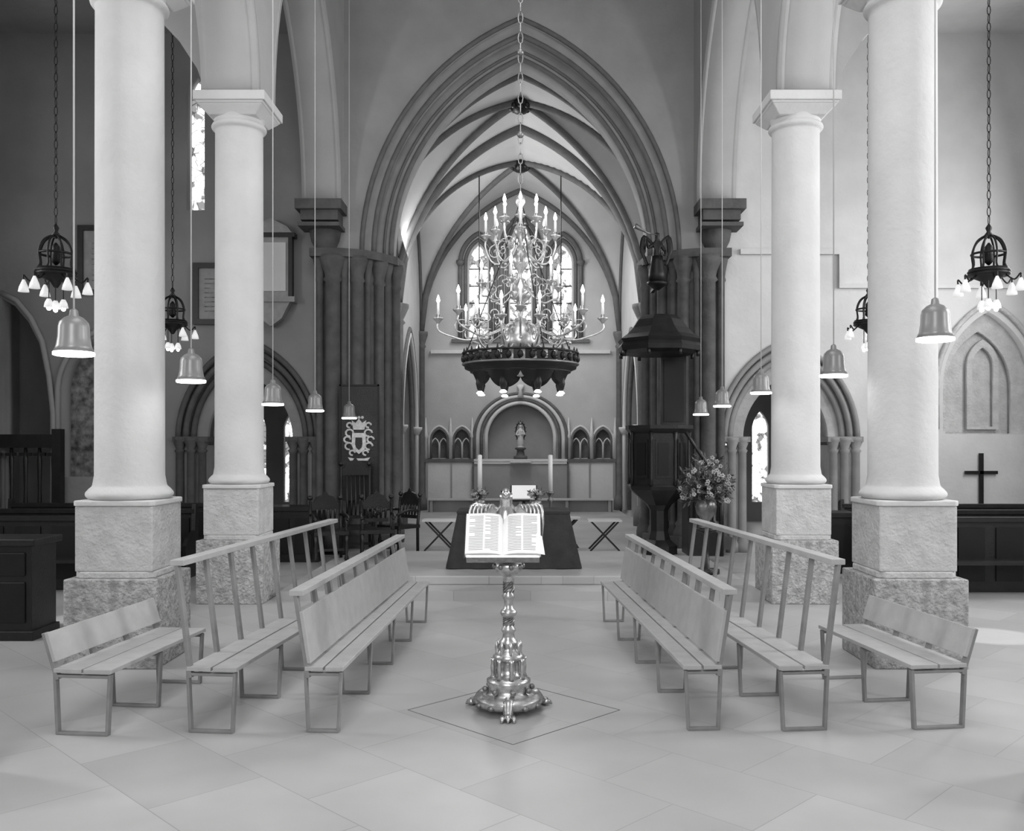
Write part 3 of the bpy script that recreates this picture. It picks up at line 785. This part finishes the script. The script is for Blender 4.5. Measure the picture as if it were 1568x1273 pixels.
# ------------------------------------------------------------------ pendant bell lamps
b=B()
b.lathe([(.128,.02),(.11,.06),(.1,.12),(.097,.19),(.09,.22),(.06,.25),(.03,.265),(.025,.3),(.01,.31)],M_shade,seg=28)
b.lathe([(.118,-.004),(.129,.0),(.13,.018),(.128,.021)],M_glow,seg=28)
b.tube([(0,0,.3),(0,0,9.35)],.006,M_cable,6)
pl=b.done('pendant_bell_lamp',(-2.98,6.1,2.6))
for p in [(-2.99,8.3,2.57),(-2.98,11,2.48),(-2.99,13.3,2.49),(-2.98,15.9,2.46),(3.0,15.2,2.5),(3.0,13.6,2.57),(3.0,11.4,2.64),(2.98,8.7,2.65),(2.98,6.57,2.75)]:
    dup(pl,p)
b=B()
for k in range(8):
    a=k*pi/4; c,s_=math.cos(a),math.sin(a)
    b.tube([(q.x*c,q.x*s_,q.z) for q in smooth([(.03,0,.42),(.12,0,.36),(.17,0,.24),(.16,0,.1),(.2,0,.03)],4)],.012,M_black,6)
for r,z in ((.2,.03),(.2,.0),(.17,.22)): b.tube(circ(r,z,32),.013,M_black,6,True)
b.lathe([(.2,-.02),(.2,.06),(.14,-.04),(.06,-.08),(.02,-.14)],M_black,seg=20)
b.lathe([(.0,.38),(.05,.42),(.02,.46),(.035,.5),(.01,.54)],M_black,seg=12)
b.lathe([(.01,.1),(.05,.14),(.04,.3),(.01,.34)],M_black,seg=10)
for k in range(6):
    a=k*pi/3+.3; c,s_=math.cos(a),math.sin(a)
    b.tube([(q.x*c,q.x*s_,q.z) for q in smooth([(.17,0,-.02),(.25,0,-.08),(.31,0,-.02),(.31,0,-.08)],4)],.009,M_black,6)
    b.lathe([(.055,-.2),(.045,-.15),(.025,-.1),(.012,-.07)],M_glassb,(.31*c,.31*s_,0),12)
for k in range(3):
    a=k*2*pi/3; c,s_=.08*math.cos(a),.08*math.sin(a)
    b.tube([(c,s_,-.06),(c,s_,-.28)],.006,M_black,5)
    b.lathe([(.05,-.36),(.04,-.31),(.02,-.27)],M_glassb,(c,s_,0),12); b.sph((c,s_,-.37),.025,M_bulb,8)
chain(b,0,0,.54,5.6,M_black,.018,.09)
il=b.done('iron_crown_lamp',(-4.98,9.8,3.83))
for p in [(5.02,9.8,3.83),(-5.1,13.4,3.77),(5.1,13.4,3.77)]: dup(il,p)
b=B(); b.tube([(0,0,0),(0,0,4.1)],.015,M_black,6); b.lathe([(.02,-.3),(.09,-.2),(.12,-.05),(.1,0),(.02,.12)],M_brassd,seg=14)
sl=b.done('sanctuary_lamp',(-.98,21.7,4.3)); dup(sl,(.96,21.7,4.3))

# ------------------------------------------------------------------ memorials, aisle furniture
def framed(w,hh,nm,loc,inner=M_text,frame=M_oak,rot=0):
    b=B(); b.box((-w/2,0,0),(w/2,.03,hh),inner)
    for (a,c) in (((-w/2-.1,-.04,-.1),(-w/2,.03,hh+.1)),((w/2,-.04,-.1),(w/2+.1,.03,hh+.1)),((-w/2,-.04,-.1),(w/2,.03,0)),((-w/2,-.04,hh),(w/2,.03,hh+.1))): b.box(a,c,frame)
    for r in range(8): b.box((-w*.38,-.004,hh*(.15+.09*r)),(w*.38,0,hh*(.15+.09*r)+.02),M_rubble)
    return b.done(nm,loc,rot)
framed(1.3,1.1,'memorial_board',(-7.5,17.05,4.9))
framed(.9,.95,'memorial_board',(-5.55,17.05,4.35))
b=B()
b.box((-.35,-.12,0),(.35,.05,1.15),M_text); b.box((-.28,-.14,.1),(.28,-.12,1.0),M_white)
b.prism([(-.42,1.15),(.42,1.15),(.3,1.3),(0,1.45),(-.3,1.3)],-.14,.05,M_text)
b.box((-.45,-.16,-.1),(.45,.05,0),M_text); b.box((-.45,-.16,1.1),(.45,.05,1.18),M_oak)
for x in (-.4,.33): b.box((x,-.15,0),(x+.07,.0,1.12),M_oak)
b.prism([(-.35,-.1),(.35,-.1),(.2,-.4),(0,-.55),(-.2,-.4)],-.12,.05,M_text)
b.done('wall_monument',(-4.62,17.03,4.75))
b=B(); b.box((-.035,0,0),(.035,.05,1.17),M_black); b.box((-.3,.0,.78),(.3,.05,.84),M_black); b.done('wall_cross',(8.6,17.04,.68))
b=B()
b.box((-9.7,16.9,1.95),(-8.6,17.02,2.2),M_oak); b.box((-9.7,16.9,.3),(-8.6,17.02,.62),M_oak)
x=-9.7
while x<-8.55:
    b.lathe([(.03,.6),(.045,.8),(.03,1.2),(.045,1.7),(.03,1.95)],M_oak,(x,16.96,0),8); 
    b.box((x-.11,16.93,1.8),(x+.11,16.99,1.86),M_oak); x+=.26
b.box((-8.66,16.88,0),(-8.5,17.05,2.3),M_oak)
b.done('parclose_screen')
def pew(L_):
    b=B()
    b.box((0,.42,0),(L_,.47,.98),M_oak); b.box((0,0,.42),(L_,.45,.46),M_oak); b.box((0,.38,.96),(L_,.52,1.02),M_oak)
    for x in (0,L_):
        b.prism([(-.02,0),(.5,0),(.52,1.05),(.4,1.1),(.36,.7),(.1,.6),(-.02,.5)],x-.03,x+.03,M_oak,axis='X')
    n=int(L_/.5)
    for i in range(n):
        x=L_*(i+.5)/n; b.box((x-.18,.4,.15),(x+.18,.42,.88),M_black)
        b.box((x-.18,.47,.15),(x+.18,.485,.88),M_black)
    return b
pw=pew(3.6).done('oak_pew',(5.35,12.0,0))
for p in [(5.35,13.4,0),(5.35,14.8,0),(-8.6,13.6,0),(-8.6,15.0,0),(-8.6,12.2,0)]: dup(pw,p)
b=B()
b.box((-.9,0,0),(.0,.5,1.0),M_oak); b.box((-.95,-.04,.97),(.05,.54,1.04),M_oak); b.box((-.95,-.03,0),(.03,.52,.1),M_oak)
for x in (-.8,-.38): b.box((x,-.02,.18),(x+.32,.0,.6),M_black); b.box((x,-.02,.66),(x+.32,0,.9),M_black)
b.done('oak_cupboard',(-5.0,9.35,0),bevel=.01)
b=B(); b.box((0,0,0),(.9,.5,.9),M_oak); b.box((-.04,-.04,.88),(.94,.54,.95),M_oak)
for k in range(2): b.box((.08+.42*k,-.02,.15),(.4+.42*k,0,.75),M_black)
cd=b.done('oak_chest',(-4.35,15.6,0)); dup(cd,(4.3,14.2,0)); 

# ------------------------------------------------------------------ lights
def area(name,loc,rot,size,power,sy=None):
    l=D.lights.new(name,'AREA'); l.energy=power; l.size=size
    if sy: l.shape='RECTANGLE'; l.size_y=sy
    o=D.objects.new(name,l); C.collection.objects.link(o); o.location=loc; o.rotation_euler=rot
    return o
area('west_window_light',(-1.5,-3,6.5),(math.radians(80),0,0),3,440,5)
for y,p in ((2,240),(8,330),(14,220)):
    area('south_window_light',(9.6,y,5.3),(0,math.radians(80),0),3.5,p,1.4)
for y,p in ((2,150),(8,240)):
    area('north_window_light',(-9.6,y,5.3),(0,math.radians(-80),0),3.5,p,1.4)
area('nave_fill_light',(0,5,11.7),(0,0,0),5,420,8)  # added fill under the closed nave ceiling, brightens the floor
area('chancel_side_light',(-2.6,22,6.3),(0,math.radians(-105),0),1.2,190,3)
area('chancel_top_light',(0,23,7.9),(0,0,0),1.5,170,4)
area('chancel_up_light',(-1.5,20,4.0),(0,math.radians(160),0),1.5,35,3)
def spot(name,loc,tgt,power,ang):
    l=D.lights.new(name,'SPOT'); l.energy=power; l.spot_size=math.radians(ang); l.spot_blend=.5; l.shadow_soft_size=.05
    o=D.objects.new(name,l); C.collection.objects.link(o); o.location=loc
    o.rotation_euler=(Vector(tgt)-Vector(loc)).to_track_quat('-Z','Y').to_euler()
spot('sunbeam_south',(9.5,8,6.5),(4.9,9.6,0),2200,7)
spot('sunbeam_north',(-9.5,8,6.5),(-5.0,10.6,0),1600,6)
w=D.worlds.new('World'); sc.world=w; w.use_nodes=True
w.node_tree.nodes['Background'].inputs[0].default_value=(1,1,1,1); w.node_tree.nodes['Background'].inputs[1].default_value=.3
# ------------------------------------------------------------------ camera
cam=D.cameras.new('camera'); co=D.objects.new('camera',cam); C.collection.objects.link(co)
co.location=(0,0,2.0); co.rotation_euler=(pi/2,0,0)
cam.sensor_width=36; cam.lens=32.14; cam.shift_x=-.0083; cam.shift_y=.029
sc.camera=co
sc.view_settings.view_transform='Standard'
